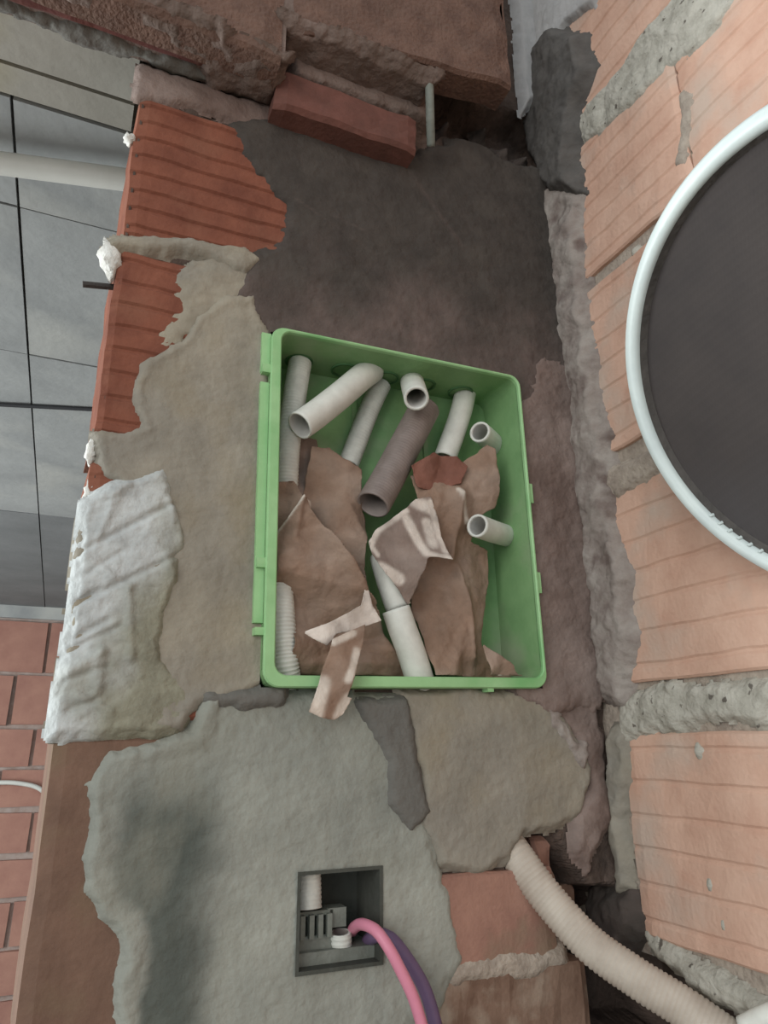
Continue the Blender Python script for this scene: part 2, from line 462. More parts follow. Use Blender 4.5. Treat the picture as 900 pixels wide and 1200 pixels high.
# loose lumps of brick rubble by the crack
for k, (x0, y0, x1, y1) in enumerate([(640, 985, 668, 1040), (672, 1045, 700, 1085), (648, 1040, 676, 1062)]):
    a, b2 = PB.uv(x0, y0), PB.uv(x1, y1)
    B(a[0], b2[0], b2[1], a[1], 0.02, M['brick_lo'] if k else M['brick_m'], seed=30 + k, front=-0.02 - 0.006 * k, wob=0.006, name='brick_shard', nu=8, edge=0.004)

# plaster and mortar coats
nA = lambda u, v, s=30, k=0: fbm(u, v, s, k, 4)
pz = lambda y: PB.uv(480, y)[1]
patch('wet_mortar_coat', PB, [(278, 150), (300, 140), (345, 138), (420, 165), (488, 182), (500, 172), (540, 160), (590, 186), (640, 200), (690, 300), (700, 400), (708, 520), (722, 700), (716, 780), (690, 815), (640, 822), (600, 815), (560, 700), (330, 430), (300, 400), (288, 392), (303, 375), (272, 350), (282, 320), (302, 300), (328, 294), (333, 240), (312, 205), (285, 180)],
      M['wet'], wall_back, 0.003, 0.006, seed=40, rough=0.0026, rs=26, ragged=0.010, label='dark wet mortar coat spread above and beside the green box',
      tone=lambda u, v, s: sstep(-(v - pz(330)) + 0.09 * nA(u, v, 14, 41) + 0.03 * nA(u, v, 50, 43), -0.05, 0.13)
      + 0.5 * sum(np.exp(-(segd(u, v, PB.uv(*a), PB.uv(*b_)) / w_) ** 2) for a, b_, w_ in (((350, 185), (362, 215), .0012), ((345, 235), (440, 300), .0011), ((390, 255), (430, 275), .001), ((480, 205), (540, 290), .003), ((370, 355), (390, 390), .003))) * (0.5 + 0.5 * nA(u, v, 60, 47)))
patch('mortar_coat', PB, [(590, 640), (590, 500), (640, 425), (690, 430), (705, 540), (720, 690), (722, 800), (700, 835), (650, 835), (600, 815)], M['mauve'], wall_back, 0.0015, 0.012, seed=44, base=0.0058,
      rough=0.003, ragged=0.014, label='mauve grey mortar right of the green box', tone=lambda u, v, s: 0.5 + 0.9 * nA(u, v, 16, 45))
patch('plaster_coat', PB, [(165, 430), (188, 415), (215, 400), (228, 372), (268, 348), (300, 345), (315, 400), (320, 800), (235, 826), (215, 858), (60, 858), (72, 770), (90, 650), (100, 592), (140, 566), (120, 556), (112, 540), (112, 508), (140, 508), (165, 498), (158, 465)],
      M['tan'], wall_back, 0.0035, 0.006, seed=50, rough=0.0016, rs=30, ragged=0.005, label='tan plaster coat left of the green box',
      tone=lambda u, v, s: 0.5 + 0.8 * nA(u, v, 12, 51), extra=lambda u, v, s: 0.0025 * (1 - sstep(s, 0, 0.012)) * (s > 0) * (1 + nA(u, v, 40, 52)))
patch('mortar_joint', PB, [(133, 276), (200, 278), (245, 285), (290, 292), (310, 305), (285, 322), (240, 302), (190, 294), (128, 292)], M['tan'], wall_back, 0.005, 0.005, seed=55, rough=0.0025,
      label='lumpy mortar joint between the two orange blocks', tone=lambda u, v, s: 0.5 + nA(u, v, 20, 5))
patch('mortar_scrape', PB, [(215, 318), (262, 300), (305, 320), (300, 352), (262, 356), (228, 385), (185, 420), (175, 405), (205, 372)], M['tan'], wall_back, 0.002, 0.012, seed=57, rough=0.002, ragged=0.012,
      label='thin mortar smear on the second block', tone=lambda u, v, s: 0.4 + nA(u, v, 20, 6))
TROW = [((92, 650), (205, 590), .003), ((92, 708), (208, 652), .003), ((92, 706), (115, 692), .003), ((84, 762), (140, 735), .003), ((90, 748), (125, 728), .003), ((76, 798), (125, 782), .003), ((100, 675), (140, 650), .002), ((80, 832), (110, 822), .003)]
RIDG = [((100, 655), (150, 692), .003), ((150, 690), (152, 770), .0025), ((122, 585), (150, 572), .003), ((112, 640), (135, 585), .0025), ((200, 590), (218, 645), .003), ((195, 655), (204, 680), .003), ((80, 790), (118, 765), .003), ((118, 765), (112, 812), .0025), ((90, 815), (130, 835), .003)]


def trowel(u, v, s):
    t = np.zeros(u.shape)
    for a, b_, d in TROW:
        t -= d * np.exp(-(segd(u, v, PB.uv(*a), PB.uv(*b_)) / 0.0021) ** 2)
    for a, b_, d in RIDG:
        t += d * np.exp(-((segd(u, v, PB.uv(*a), PB.uv(*b_)) + 0.002 * nA(u, v, 60, 4)) / 0.0032) ** 2)
    t -= 0.0052 * sstep(u, 0.045, 0.10)
    return t + 0.0026 * nA(u, v, 40, 61) * sstep(-v, -0.14, -0.04)


patch('pale_plaster_coat', PB, [(99, 590), (130, 568), (165, 560), (191, 550), (207, 600), (214, 640), (208, 690), (192, 730), (190, 770), (215, 800), (226, 835), (212, 860), (180, 864), (130, 862), (60, 862), (65, 810), (75, 750), (87, 670)], M['white'], wall_back, 0.0045, 0.006, seed=60, res=0.0016, base=0.0035,
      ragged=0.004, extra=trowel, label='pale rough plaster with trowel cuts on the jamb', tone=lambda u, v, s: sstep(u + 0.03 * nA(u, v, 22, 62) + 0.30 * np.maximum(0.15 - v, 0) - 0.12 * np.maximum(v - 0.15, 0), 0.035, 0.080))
LOW = [(236, 812), (300, 812), (400, 818), (470, 818), (482, 880), (500, 950), (512, 1010), (528, 1050), (540, 1130), (522, 1150), (520, 1240), (130, 1240), (134, 1180), (146, 1130), (138, 1095), (108, 1080), (104, 1020), (112, 960), (108, 920), (128, 880), (180, 866), (225, 858), (230, 835)]
patch('lower_plaster_coat', PB, LOW, M['green'], wall_back, thick=0.0032, edge=0.006, seed=70, res=0.0018, rough=0.0016, rs=24, ragged=0.007, label='grey green plaster coat around the small wall box',
      tone=lambda u, v, s: 0.95 * np.exp(-((u - PB.uv(185, 1050)[0] + 0.01 * nA(u, v, 30, 72)) / 0.038) ** 4) * sstep(s, 0.010, 0.022) * sstep(-v, 0.0, 0.06) + 0.25 * nA(u, v, 14, 73) + 0.1,
      extra=lambda u, v, s: 0.003 * np.exp(-((s - 0.006) / 0.007) ** 2) * (u < 0.11) * (1 + nA(u, v, 50, 74)))
patch('dark_plaster_patch', PB, [(415, 822), (472, 822), (484, 880), (499, 950), (480, 970), (456, 940), (456, 890), (430, 850)], M['slate'], wall_back, 0.002, 0.004, seed=75, base=0.0065, ragged=0.004, label='dark grey patch below the green box')
patch('mortar_smear_or_shadow', PB, [(235, 812), (330, 806), (330, 822), (280, 830), (240, 824)], M['slate'], wall_back, 0.003, 0.004, seed=76, base=0.006, ragged=0.005)  # crack shadow at lower left of the green box, painted as a dark patch
patch('tan_plaster_patch', PB, [(470, 812), (560, 808), (640, 812), (668, 850), (690, 900), (682, 955), (645, 975), (612, 972), (600, 1008), (560, 1022), (516, 1016), (492, 965), (492, 900), (480, 860)], M['tan'], wall_back, 0.0048, 0.005, seed=80, rough=0.002, rs=24, ragged=0.006,
      label='thick tan plaster patch above the beige conduit', tone=lambda u, v, s: 0.6 + 0.8 * nA(u, v, 14, 82))
patch('mortar_smear_or_shadow', PB, [(520, 1132), (560, 1120), (660, 1112), (665, 1130), (600, 1146), (530, 1152)], M['mortar_r'], wall_back, 0.003, 0.006, seed=84, ragged=0.006, rough=0.002)
patch('mortar_patch', PB, [(640, 830), (700, 820), (715, 900), (712, 960), (690, 1020), (668, 1000), (672, 960), (690, 920), (670, 860)], M['mauve'], wall_back, 0.004, 0.006, seed=86, rough=0.004, rs=40, ragged=0.008, label='crumbling mortar in the corner above the conduit',
      tone=lambda u, v, s: 0.4 + 1.2 * nA(u, v, 30, 87))
patch('pale_mortar_lump', PB, [(630, 820), (655, 835), (672, 870), (690, 865), (680, 900), (660, 880), (640, 855)], M['corner'], wall_back, 0.008, 0.006, seed=88, rough=0.004, ragged=0.008)
patch('blue_grey_plaster', PB, [(598, -80), (720, -80), (700, 20), (668, 30), (642, 66), (636, 112), (612, 132)], M['bluegrey'], wall_back, 0.006, 0.006, seed=90, ragged=0.005, label='blue grey plaster beside the end of the beam')
patch('mortar_band', PB, [(325, 70), (490, 120), (500, 165), (330, 110)], M['pinkgrey'], wall_back, 0.024, 0.008, seed=91, rough=0.003)
patch('jamb_mortar', PB, [(166, 76), (230, 96), (330, 128), (345, 142), (300, 150), (230, 122), (163, 112)], M['mauve'], wall_back, 0.002, 0.005, seed=92, rough=0.002, tone=lambda u, v, s: sstep(u + 0.02 * nA(u, v, 30, 93), 0.02, 0.07), label='mortar under the beam above the orange block')
for k, (x, y, r) in enumerate([(555, 172, 16), (600, 165, 18), (575, 140, 12), (625, 175, 12), (530, 135, 10)]):
    c = PB.uv(x, y); a = r * 0.00085
    patch('mortar_lump', PB, None, M['wet'], wall_back, 0.018, a, seed=100 + k, rough=0.004, ragged=0.008, res=0.002, base=-0.03,
          uv=[c + a * np.array([math.cos(t), math.sin(t)]) for t in np.linspace(0, 6.28, 9)[:-1]], tone=lambda u, v, s: 0.3 + nA(u, v, 30, 3))
# white lumps squeezed out at the jamb
for k, (x, y, rx, ry) in enumerate([(131, 298, 13, 24), (153, 158, 7, 7), (108, 525, 6, 14), (104, 575, 5, 12)]):
    c = PB.hit(x, y); s_ = 0.00075
    Vs, Fs = [], []
    for i in range(9):
        for j in range(12):
            th, ph = math.pi * i / 8, 2 * math.pi * j / 12
            n_ = np.array([math.sin(th) * math.cos(ph), math.sin(th) * math.sin(ph), math.cos(th)])
            q = n_ * (1 + 0.25 * math.sin(5 * n_[0] + 7 * n_[2] + k) + 0.15 * math.sin(11 * n_[1] + 9 * n_[2]))
            Vs.append(c + np.array([q[0] * rx * s_, q[1] * rx * s_ + 0.006, q[2] * ry * s_]))
    for i in range(8):
        for j in range(12): Fs.append((i * 12 + j, (i + 1) * 12 + j, (i + 1) * 12 + (j + 1) % 12, i * 12 + (j + 1) % 12))
    obj('mortar_lump', Vs, Fs, M['foamw'], wall_back, smooth=True)
# iron rod standing out of the jamb
a, c = at(128, 336, 0.02), at(97, 333, 0.02)
Vt, Ft = sweep(spline([a + (c - a) * -0.3, (a + c) / 2, c], 0.004), 0.0028, 10); Ft.append(list(range(len(Vt) - 10, len(Vt))))
tag(obj('iron_rod', Vt, Ft, M['iron']), 'short dark iron rod sticking out of the brick jamb', 'rod')

# ------------------------------------------------------------------ beam above the wall
ZL, ZR, XS = ZT, EYE + 0.662, 0.124                               # soffit left of the step, right of it, and the step
XE = 0.385
V, F = join([box_vf((-1.6, -0.054, ZL + 0.006), (XS, 0.0, 2.75)), box_vf((XS, -0.054, ZR + 0.006), (0.285, 0.10, 2.75)),
             box_vf((0.285, -0.054, ZR + 0.050), (XE - 0.004, -0.020, 2.75)), box_vf((0.285, -0.054, ZR + 0.12), (XE - 0.004, 0.10, 2.75))])
beam = tag(obj('beam', V, F, M['pinkgrey']), 'dark brick beam running across the top of the opening', 'beam', kind='structure')
PF = Plane((0, -0.054, EYE), (1, 0, 0), (0, 0, 1))
x = XE
for k, L in enumerate([0.255, 0.27, 0.29, 0.29, 0.29]):
    z0 = 0.662 if k == 0 else 0.613
    brick(PF, x - L, x - (0.0 if k == 0 else 0.010), z0, z0 + 0.19, 0.03, M['brick_beam'], beam, seed=120 + k, wob=0.004, front=0.004 + 0.002 * (k % 2), edge=0.004, slant=0.16 if k == 0 else 0.0)
    brick(PF, x - L - 0.1, x - (0.002 if k == 0 else 0.110), z0 + 0.205, z0 + 0.40, 0.03, M['brick_beam'], beam, seed=130 + k, wob=0.002, front=0.003)
    x -= L
PU2 = Plane((0, 0, ZL + 0.006), (1, 0, 0), (0, -1, 0))
PU3 = Plane((0, 0, ZR + 0.006), (1, 0, 0), (0, -1, 0))
x = 0.075
for k, L in enumerate([0.27, 0.29, 0.29, 0.29]):
    brick(PU2, x - L, x - 0.008, 0.016, 0.040, 0.005, M['brick_under'], beam, seed=140 + k, wob=0.003, front=0.004, edge=0.004)
    x -= L
patch('mortar_coat', PU2, None, M['pinkgrey'], beam, 0.006, 0.010, seed=150, rough=0.004, ragged=0.010, label='mottled grey brown mortar on underside of the beam',
      uv=[(0.128, -0.004), (0.128, 0.060), (-0.2, 0.060), (-0.05, 0.034), (0.02, 0.036), (0.05, 0.022), (0.06, -0.004)], tone=None)
patch('mortar_coat', PU2, None, M['slate'], beam, 0.004, 0.008, seed=151, rough=0.003, ragged=0.008, label='grey mortar along back edge of the beam',
      uv=[(-1.2, -0.002), (-1.2, 0.020), (-0.4, 0.018), (0.07, 0.016), (0.07, -0.002)])
patch('mortar_coat', PU3, None, M['pinkgrey'], beam, 0.005, 0.008, seed=152, rough=0.003, ragged=0.008, label='pink grey mortar above the dark red block end',
      uv=[(0.118, 0.0), (0.29, 0.0), (0.29, 0.058), (0.118, 0.058)])

# ------------------------------------------------------------------ right wall
V, F = join([box_vf((CORNER + 0.006, -2.2, EYE - 0.172), (CORNER + 0.12, 0.10, 2.75)), box_vf((CORNER + 0.006, -2.2, 0), (CORNER + 0.12, -0.15, EYE - 0.172)), ])
wall_right = tag(obj('wall_right', V, F, M['mortar_r']), 'grooved pink brick wall on which the round sieve hangs', 'wall', kind='structure')
V, F = box_vf((CORNER + 0.06, -0.15, 0), (CORNER + 0.12, 0.10, EYE - 0.172))
obj('hollow_core', V, F, M['mortar'], wall_right)
R = lambda *a, **k: brick(PR, *a, wall_right, **k)
rows = [(0.690, 0.880, (0.02, 0.31, 0.60, 0.90, 1.2)), (0.485, 0.655, (0.035, 0.195, 0.48, 0.77, 1.06, 1.35)), (0.276, 0.468, (0.030, 0.30, 0.59, 0.88, 1.17)),
        (0.050, 0.250, (0.030, 0.32, 0.61, 0.90, 1.19)), (-0.157, 0.006, (0.022, 0.30, 0.59, 0.88, 1.17)), (-0.37, -0.182, (0.155, 0.45, 0.74, 1.03))]
for i, (z0, z1, us) in enumerate(rows):
    for j in range(len(us) - 1):
        R(us[j], us[j + 1] - (0.002 if i == 1 and j == 0 else 0.010), z0, z1, 0.05, M['brick_r'], grooves=7 if i not in (4,) else 6, gd=0.0014, seed=200 + i * 9 + j, nu=22 if j < 2 else 8, wob=0.0012)
patch('joint_mortar', PR, [(668, 168), (690, 122), (738, 62), (790, -10), (872, -10), (804, 68), (745, 120), (706, 156), (684, 172)], M['mortar_rg'], wall_right, 0.0035, 0.006, seed=240, rough=0.004, rs=50, ragged=0.009, label='thick greenish mortar joint high on the right wall')
patch('joint_mortar', PR, [(700, 552), (740, 540), (790, 512), (800, 532), (765, 560), (725, 585), (700, 580)], M['mortar_r'], wall_right, 0.004, 0.006, seed=241, rough=0.002, ragged=0.006, label='grey mortar joint left of the sieve')
patch('joint_mortar', PR, [(725, 822), (760, 808), (910, 795), (910, 842), (800, 850), (728, 866)], M['mortar_rg'], wall_right, 0.0035, 0.005, seed=242, rough=0.005, rs=60, ragged=0.009, label='rough mortar joint low on the right wall')
patch('joint_mortar', PR, [(752, 1090), (800, 1120), (915, 1186), (915, 1215), (850, 1180), (790, 1142), (762, 1118)], M['mortar_rg'], wall_right, 0.0035, 0.006, seed=243, rough=0.005, rs=60, ragged=0.008)
patch('mortar_smear_or_shadow', PR, [(798, 110), (810, 112), (806, 150), (802, 190), (794, 190), (798, 150)], M['mortar_r'], wall_right, 0.0008, 0.004, seed=244, ragged=0.005, rough=0.0008)
for k, (x, y) in enumerate([(831, 1037), (847, 1082), (742, 296), (818, 880)]):
    c = PR.uv(x, y)
    patch('mortar_splash', PR, None, M['mortar_rg'], wall_right, 0.003, 0.004, seed=250 + k, ragged=0.004, rough=0.001, uv=[c + np.array([.004 * math.cos(t), .007 * math.sin(t)]) for t in np.linspace(0, 6.28, 9)[:-1]])
cx = lambda y: (640 + (y - 200) * 0.1025)
patch('corner_mortar', PR, [(cx(215) - 4, 215), (684, 222), (690, 330), (700, 420), (714, 500), (722, 590), (740, 655), (746, 740), (738, 830), (cx(825), 825), (cx(600), 600), (cx(400), 400)], M['corner'], wall_right, 0.012, 0.012, seed=260, rough=0.007, rs=36, ragged=0.008, label='lumpy grey mortar filling the corner of the walls')
patch('corner_mortar', PR, [(716, 850), (735, 850), (738, 900), (728, 960), (738, 1040), (724, 1046), (718, 980), (712, 920)], M['tan'], wall_right, 0.006, 0.005, seed=262, rough=0.004, ragged=0.006, label='narrow cracked strip of tan mortar in the corner', tone=lambda u, v, s: 0.5 + nA(u, v, 30, 9))
patch('blue_grey_plaster', PR, [(604, -80), (740, -80), (698, 8), (668, 30), (642, 66), (625, 120), (600, 130)], M['bluegrey'], wall_right, 0.008, 0.006, seed=263, ragged=0.006)
patch('wet_mortar_lump', PR, [(690, 1050), (722, 1036), (742, 1048), (752, 1090), (742, 1118), (690, 1118)], M['wet'], wall_right, 0.010, 0.012, seed=265, rough=0.006, rs=50, ragged=0.008, label='dark mortar lump above the beige conduit', tone=lambda u, v, s: 0.2 + nA(u, v, 30, 2))
patch('wet_mortar_blob', PR, [(632, 60), (655, 28), (690, 38), (702, 80), (684, 130), (680, 195), (690, 228), (650, 236), (628, 190), (620, 130)], M['blob'], wall_right, 0.020, 0.014, seed=264, rough=0.004, ragged=0.006, label='smooth dark grey mortar blob high in the corner')

# ------------------------------------------------------------------ room beyond the opening
ZC = EYE + 0.69
PC = Plane((0, 0, ZC), (1, 0, 0), (0, -1, 0))
YF = PC.hit(40, 711)[1]
V, F = join([box_vf((-3.2, 0.002, ZC + 0.012), (0.0, YF + 0.1, ZC + 0.10)), box_vf((0.0, 0.101, ZC + 0.012), (1.2, YF + 0.1, ZC + 0.10))])
ceiling = tag(obj('ceiling', V, F, M['joint_d']), 'grey concrete slab ceiling of the room beyond the opening', 'ceiling', kind='structure')
yl = [0.004] + [PC.hit(60, y)[1] for y in (90, 128)] + [PC.hit(60, 252)[1], PC.hit(60, 420)[1], PC.hit(60, 604)[1], YF]
xs = [-3.2, -1.75, PC.hit(20, 215)[0] - 0.62, PC.hit(20, 215)[0], PC.hit(20, 215)[0] + 0.62, 1.2]
for i in range(len(yl) - 1):
    rowx = [-3.2, -1.2, 0.0, 1.2] if i < 2 else xs
    for j in range(len(rowx) - 1):
        g = 0.003 if i < 2 else 0.0018
        x0, x1, y0, y1 = rowx[j] + g, rowx[j + 1] - g, yl[i] + g, yl[i + 1] - g
        if x1 > 0.01: y0 = max(y0, 0.102)
        if y1 - y0 < 0.01: continue
        V, F = box_vf((x0, y0, ZC - 0.001 * ((i + j) % 2)), (x1, y1, ZC + 0.02))
        obj('slab_panel', V, F, M['concrete_w'] if i < 2 else (M['concrete_d'] if i == len(yl) - 2 else M['concrete']), ceiling)
WFX = 1.2
V, F = box_vf((-3.2, YF + 0.012, 0), (WFX, YF + 0.12, ZC + 0.01))
wall_far = tag(obj('wall_far', V, F, M['mortar_far']), 'distant red brick wall seen through the opening below the ceiling', 'wall', kind='structure')
PW = Plane((0, YF, EYE), (1, 0, 0), (0, 0, 1))
zj = [PW.uv(50, y)[1] for y in (727, 790, 852, 900, 946, 1000, 1052, 1108, 1165, 1230)]
rb = random.Random(4)
proto = None
for i in range(len(zj) - 1):
    z0, z1 = EYE + zj[i + 1] + 0.010, EYE + zj[i] - 0.010
    if i == 4 or i == 5: z1 -= 0.012
    x = -0.62 + (0.13 if i % 2 else 0.0)
    while x < 0.42:
        L = 0.27 + rb.uniform(-0.02, 0.02)
        d = rb.uniform(-0.006, 0.004)
        V, F = box_vf((x, YF - 0.004 + d, z0 + rb.uniform(-.004, .004)), (x + L - 0.018, YF + 0.03, z1))
        V = [np.array(q) + np.array([rb.uniform(-.004, .004), rb.uniform(-.002, .002), rb.uniform(-.004, .004)]) for q in V]
        obj('brick', V, F, M['brick_far'], wall_far)
        x += L
Z_ = [PW.uv(50, 711)[1], PW.uv(50, 726)[1]]
V, F = box_vf((-2.0, YF - 0.012, EYE + Z_[1]), (0.8, YF + 0.02, ZC))
obj('mortar_strip', V, F, M['concrete'], wall_far)
V, F = box_vf((-3.3, 0.4, 0), (-3.2, YF + 0.1, 0.6)); 
# things in that room
Ppipe = Plane((0, 0, ZC - 0.03), (1, 0, 0), (0, -1, 0))
a, b2 = Ppipe.hit(-2, 191), Ppipe.hit(150, 211)
d = (b2 - a) / np.linalg.norm(b2 - a)
hv = hollow([a - d * 0.9, a, b2, b2 + d * 0.5], 0.0135, 0.002, seg=20, step=0.05)
tag(obj('water_pipe', hv[0], hv[1], None, mats=[M['pvc'], M['inner']], fmat=hv[2], smooth=True), 'white plastic pipe running under the far concrete ceiling', 'pipe')
Pc2 = Plane((0, 0, ZC - 0.006), (1, 0, 0), (0, -1, 0))
a, m_, b2 = Pc2.hit(-4, 474), Pc2.hit(55, 477), Pc2.hit(112, 480)
Vt, Ft = sweep(spline([a + (a - b2) * 1.5, a, m_, b2, b2 + (b2 - a) * 0.8], 0.03), 0.0045, 8)
tag(obj('black_cable', Vt, Ft, M['black'], smooth=True), 'thin black cable strung under the far concrete ceiling', 'cable')
Vt, Ft = sweep(spline([at(-60, 922, YF - 0.03), at(0, 917, YF - 0.03), at(30, 919, YF - 0.03), at(46, 924, YF - 0.03), at(56, 932, YF - 0.02), at(70, 944, YF - 0.012)], 0.02), 0.011, 8)
tag(obj('white_cable', Vt, Ft, M['pvc'], smooth=True), 'white cable bending down across the far red brick wall', 'cable')

# ------------------------------------------------------------------ green in-wall distribution box
def bx(u, v, y):
    """box frame: u right, v up from the box centre, y into the wall"""
    q = BOXC + u * bu + v * bv
    return np.array([q[0], y, EYE + q[1]])


def rrect(w_, h_, r, n=6):
    P = []
    for cx_, cy_, a0 in ((w_ / 2 - r, h_ / 2 - r, 0), (-w_ / 2 + r, h_ / 2 - r, 90), (-w_ / 2 + r, -h_ / 2 + r, 180), (w_ / 2 - r, -h_ / 2 + r, 270)):
        for k in range(n + 1):
            t = math.radians(a0 + 90 * k / n); P.append((cx_ + r * math.cos(t), cy_ + r * math.sin(t)))
    return P


def loft(rings, cap=False):
    n = len(rings[0]); V = [p for r in rings for p in r]; F = []
    for i in range(len(rings) - 1):
        for k in range(n):
            b_ = (k + 1) % n; F.append((i * n + k, (i + 1) * n + k, (i + 1) * n + b_, i * n + b_))
    if cap: F.append([(len(rings) - 1) * n + k for k in range(n)])
    return V, F


YR = -0.014                                                       # front of the rim
DB = 0.054
gb = thing('electrical_box', 'green plastic box sunk in the wall, stuffed with paper and pipe ends', 'electrical box', bx(0, -BH / 2, 0))
ring = lambda w_, h_, r, y, c=0.0: [bx(u + c, v + c, y) for u, v in rrect(w_, h_, r)]
iw, ih = BW - 0.0125, BH - 0.0125                                   # the rim is broad at the left and bottom, thin elsewhere
IC = 0.0030
V, F = loft([ring(BW, BH, 0.012, YR + 0.004), ring(BW, BH, 0.012, 0.012), ring(BW - 0.002, BH - 0.002, 0.011, 0.016), ring(BW - 0.002, BH - 0.002, 0.011, DB + 0.003)], True)
v2, f2 = loft([ring(iw, ih, 0.010, DB, IC), ring(iw, ih, 0.010, YR + 0.004, IC)])
n_ = len(rrect(1, 1, .1)); f2.append([k for k in range(n_)])
V, F = join([(V, F), (v2, f2)])
shell = obj('shell', V, F, M['green_d'], gb)
V, F = loft([ring(iw, ih, 0.010, YR + 0.005, IC), ring(iw, ih, 0.010, YR + 0.001, IC), ring(iw + 0.002, ih + 0.002, 0.011, YR, IC), ring(BW - 0.002, BH - 0.002, 0.012, YR), ring(BW, BH, 0.013, YR + 0.0015), ring(BW, BH, 0.013, YR + 0.006)])
rim = tag(obj('rim', V, F, M['green_p'], gb), 'bright green rim of the box')
# flange lip down the left side, with clips
for (v0, v1) in ((-BH / 2 + 0.05, BH / 2 - 0.055), (BH / 2 - 0.045, BH / 2 - 0.006)):
    V, F = box_vf((0, 0, 0), (1, 1, 1)); q = [bx(-BW / 2 - 0.0075 + 0.0085 * a[0], v0 + (v1 - v0) * a[2], YR + 0.006 + 0.012 * a[1]) for a in V]
    obj('flange', q, F, M['green_p'], rim)
for (u, v, w_, h_) in ((-BW / 2 - 0.003, 0.115, 0.008, 0.008), (-BW / 2 - 0.003, -0.06, 0.008, 0.008), (-BW / 2 - 0.003, -0.115, 0.008, 0.006), (BW / 2 + 0.002, 0.03, 0.004, 0.02), (BW / 2 + 0.002, -0.06, 0.004, 0.02), (BW / 2 - 0.06, -BH / 2 - 0.0005, 0.006, 0.005)):
    V, F = box_vf((-.5, 0, -.5), (.5, 1, .5)); q = [bx(u + w_ * a[0], v + h_ * a[2], YR + 0.002 + 0.010 * a[1]) for a in V]
    obj('clip', q, F, M['green_p'], rim)
# knockout rings on the top inner face
for u in (-0.092, -0.045, 0.000, 0.043, 0.088):
    V, F = [], []
    for k in range(20):
        t = 2 * math.pi * k / 20
        for r_, dz in ((0.0135, 0.0), (0.0135, 0.0018), (0.0115, 0.0018)): V.append(bx(u + r_ * math.cos(t), ih / 2 + IC - dz, 0.034 + r_ * math.sin(t)))
    for k in range(20):
        a, c = k * 3, ((k + 1) % 20) * 3
        F += [(a, c, c + 1, a + 1), (a + 1, c + 1, c + 2, a + 2)]
    obj('knockout', V, F, M['green_k'], shell)
# raised ribs on the back panel
for u in (-0.03, 0.05):
    V, F = box_vf((0, 0, 0), (1, 1, 1)); obj('back_rib', [bx(u + 0.005 * a[0], -ih / 2 + IC + ih * a[2], DB - 0.002 * a[1]) for a in V], F, M['green_d'], shell)


# ------------------------------------------------------------------ conduit ends inside the box (each a thing)
def conduit(label, pts, r, mt='cond_w', pitch=0.0, amp=0.0, group=None, name='conduit_end', wall=0.0016):
    C = [at(x, y, Y) for x, y, Y in pts]
    V, F, fm = hollow(C, r, wall, pitch, amp)
    return tag(obj(name, V, F, None, mats=[M[mt], M['inner_w' if mt in ('cond_w', 'cond_c') else 'inner_g']], fmat=fm, smooth=True), label, 'conduit', group or ('pipe ends in the green box' if name == 'conduit_end' else None))


conduit('long white ribbed pipe down the left side of the box', [(352, 424, .030), (346, 460, .028), (338, 520, .028), (334, 585, .034)], 0.0112, 'cond_c', 0.0032, 0.0007)
conduit('thick white bent pipe with open end at upper left of box', [(436, 434, .030), (424, 442, .022), (398, 464, .012), (370, 486, .006), (351, 499, .002)], 0.0132, 'cond_w')
conduit('thin pale pipe behind the thick bent pipe', [(447, 450, .044), (432, 482, .044), (408, 545, .046)], 0.0105, 'cond_c', 0.0032, 0.0006)
conduit('short white pipe end pointing out of top of box', [(483, 440, .036), (483, 448, .028), (485, 456, .008), (488, 467, -.012)], 0.0122, 'cond_w', wall=0.0028)
conduit('grey pipe with open lower end in middle of box', [(498, 478, .030), (476, 520, .024), (455, 560, .016), (437, 592, .008)], 0.0160, 'cond_g', 0.0034, 0.0006)
conduit('white pipe with slit end above the reddish paper', [(546, 458, .040), (538, 490, .036), (521, 538, .036)], 0.0118, 'cond_w', wall=0.002)
conduit('short white pipe end near upper right corner of box', [(582, 524, .040), (574, 516, .028), (562, 506, .012)], 0.0110, 'cond_w', wall=0.0022)
conduit('short white pipe end through right side of box', [(594, 628, .030), (578, 623, .012), (559, 616, -.004)], 0.0112, 'cond_w', wall=0.0022)
conduit('white ribbed pipe at lower left corner of box', [(326, 672, .018), (329, 720, .010), (333, 770, .010), (337, 806, .016)], 0.0118, 'cond_w', 0.0030, 0.0010)
conduit('white pipe leaning up from bottom middle of box', [(464, 714, .004), (471, 735, .004), (482, 765, .008), (495, 806, .014)], 0.0126, 'cond_w')
conduit('short white pipe piece showing between the whitish and brown papers', [(448, 652, .020), (456, 680, .012), (467, 712, .012)], 0.0118, 'cond_w')


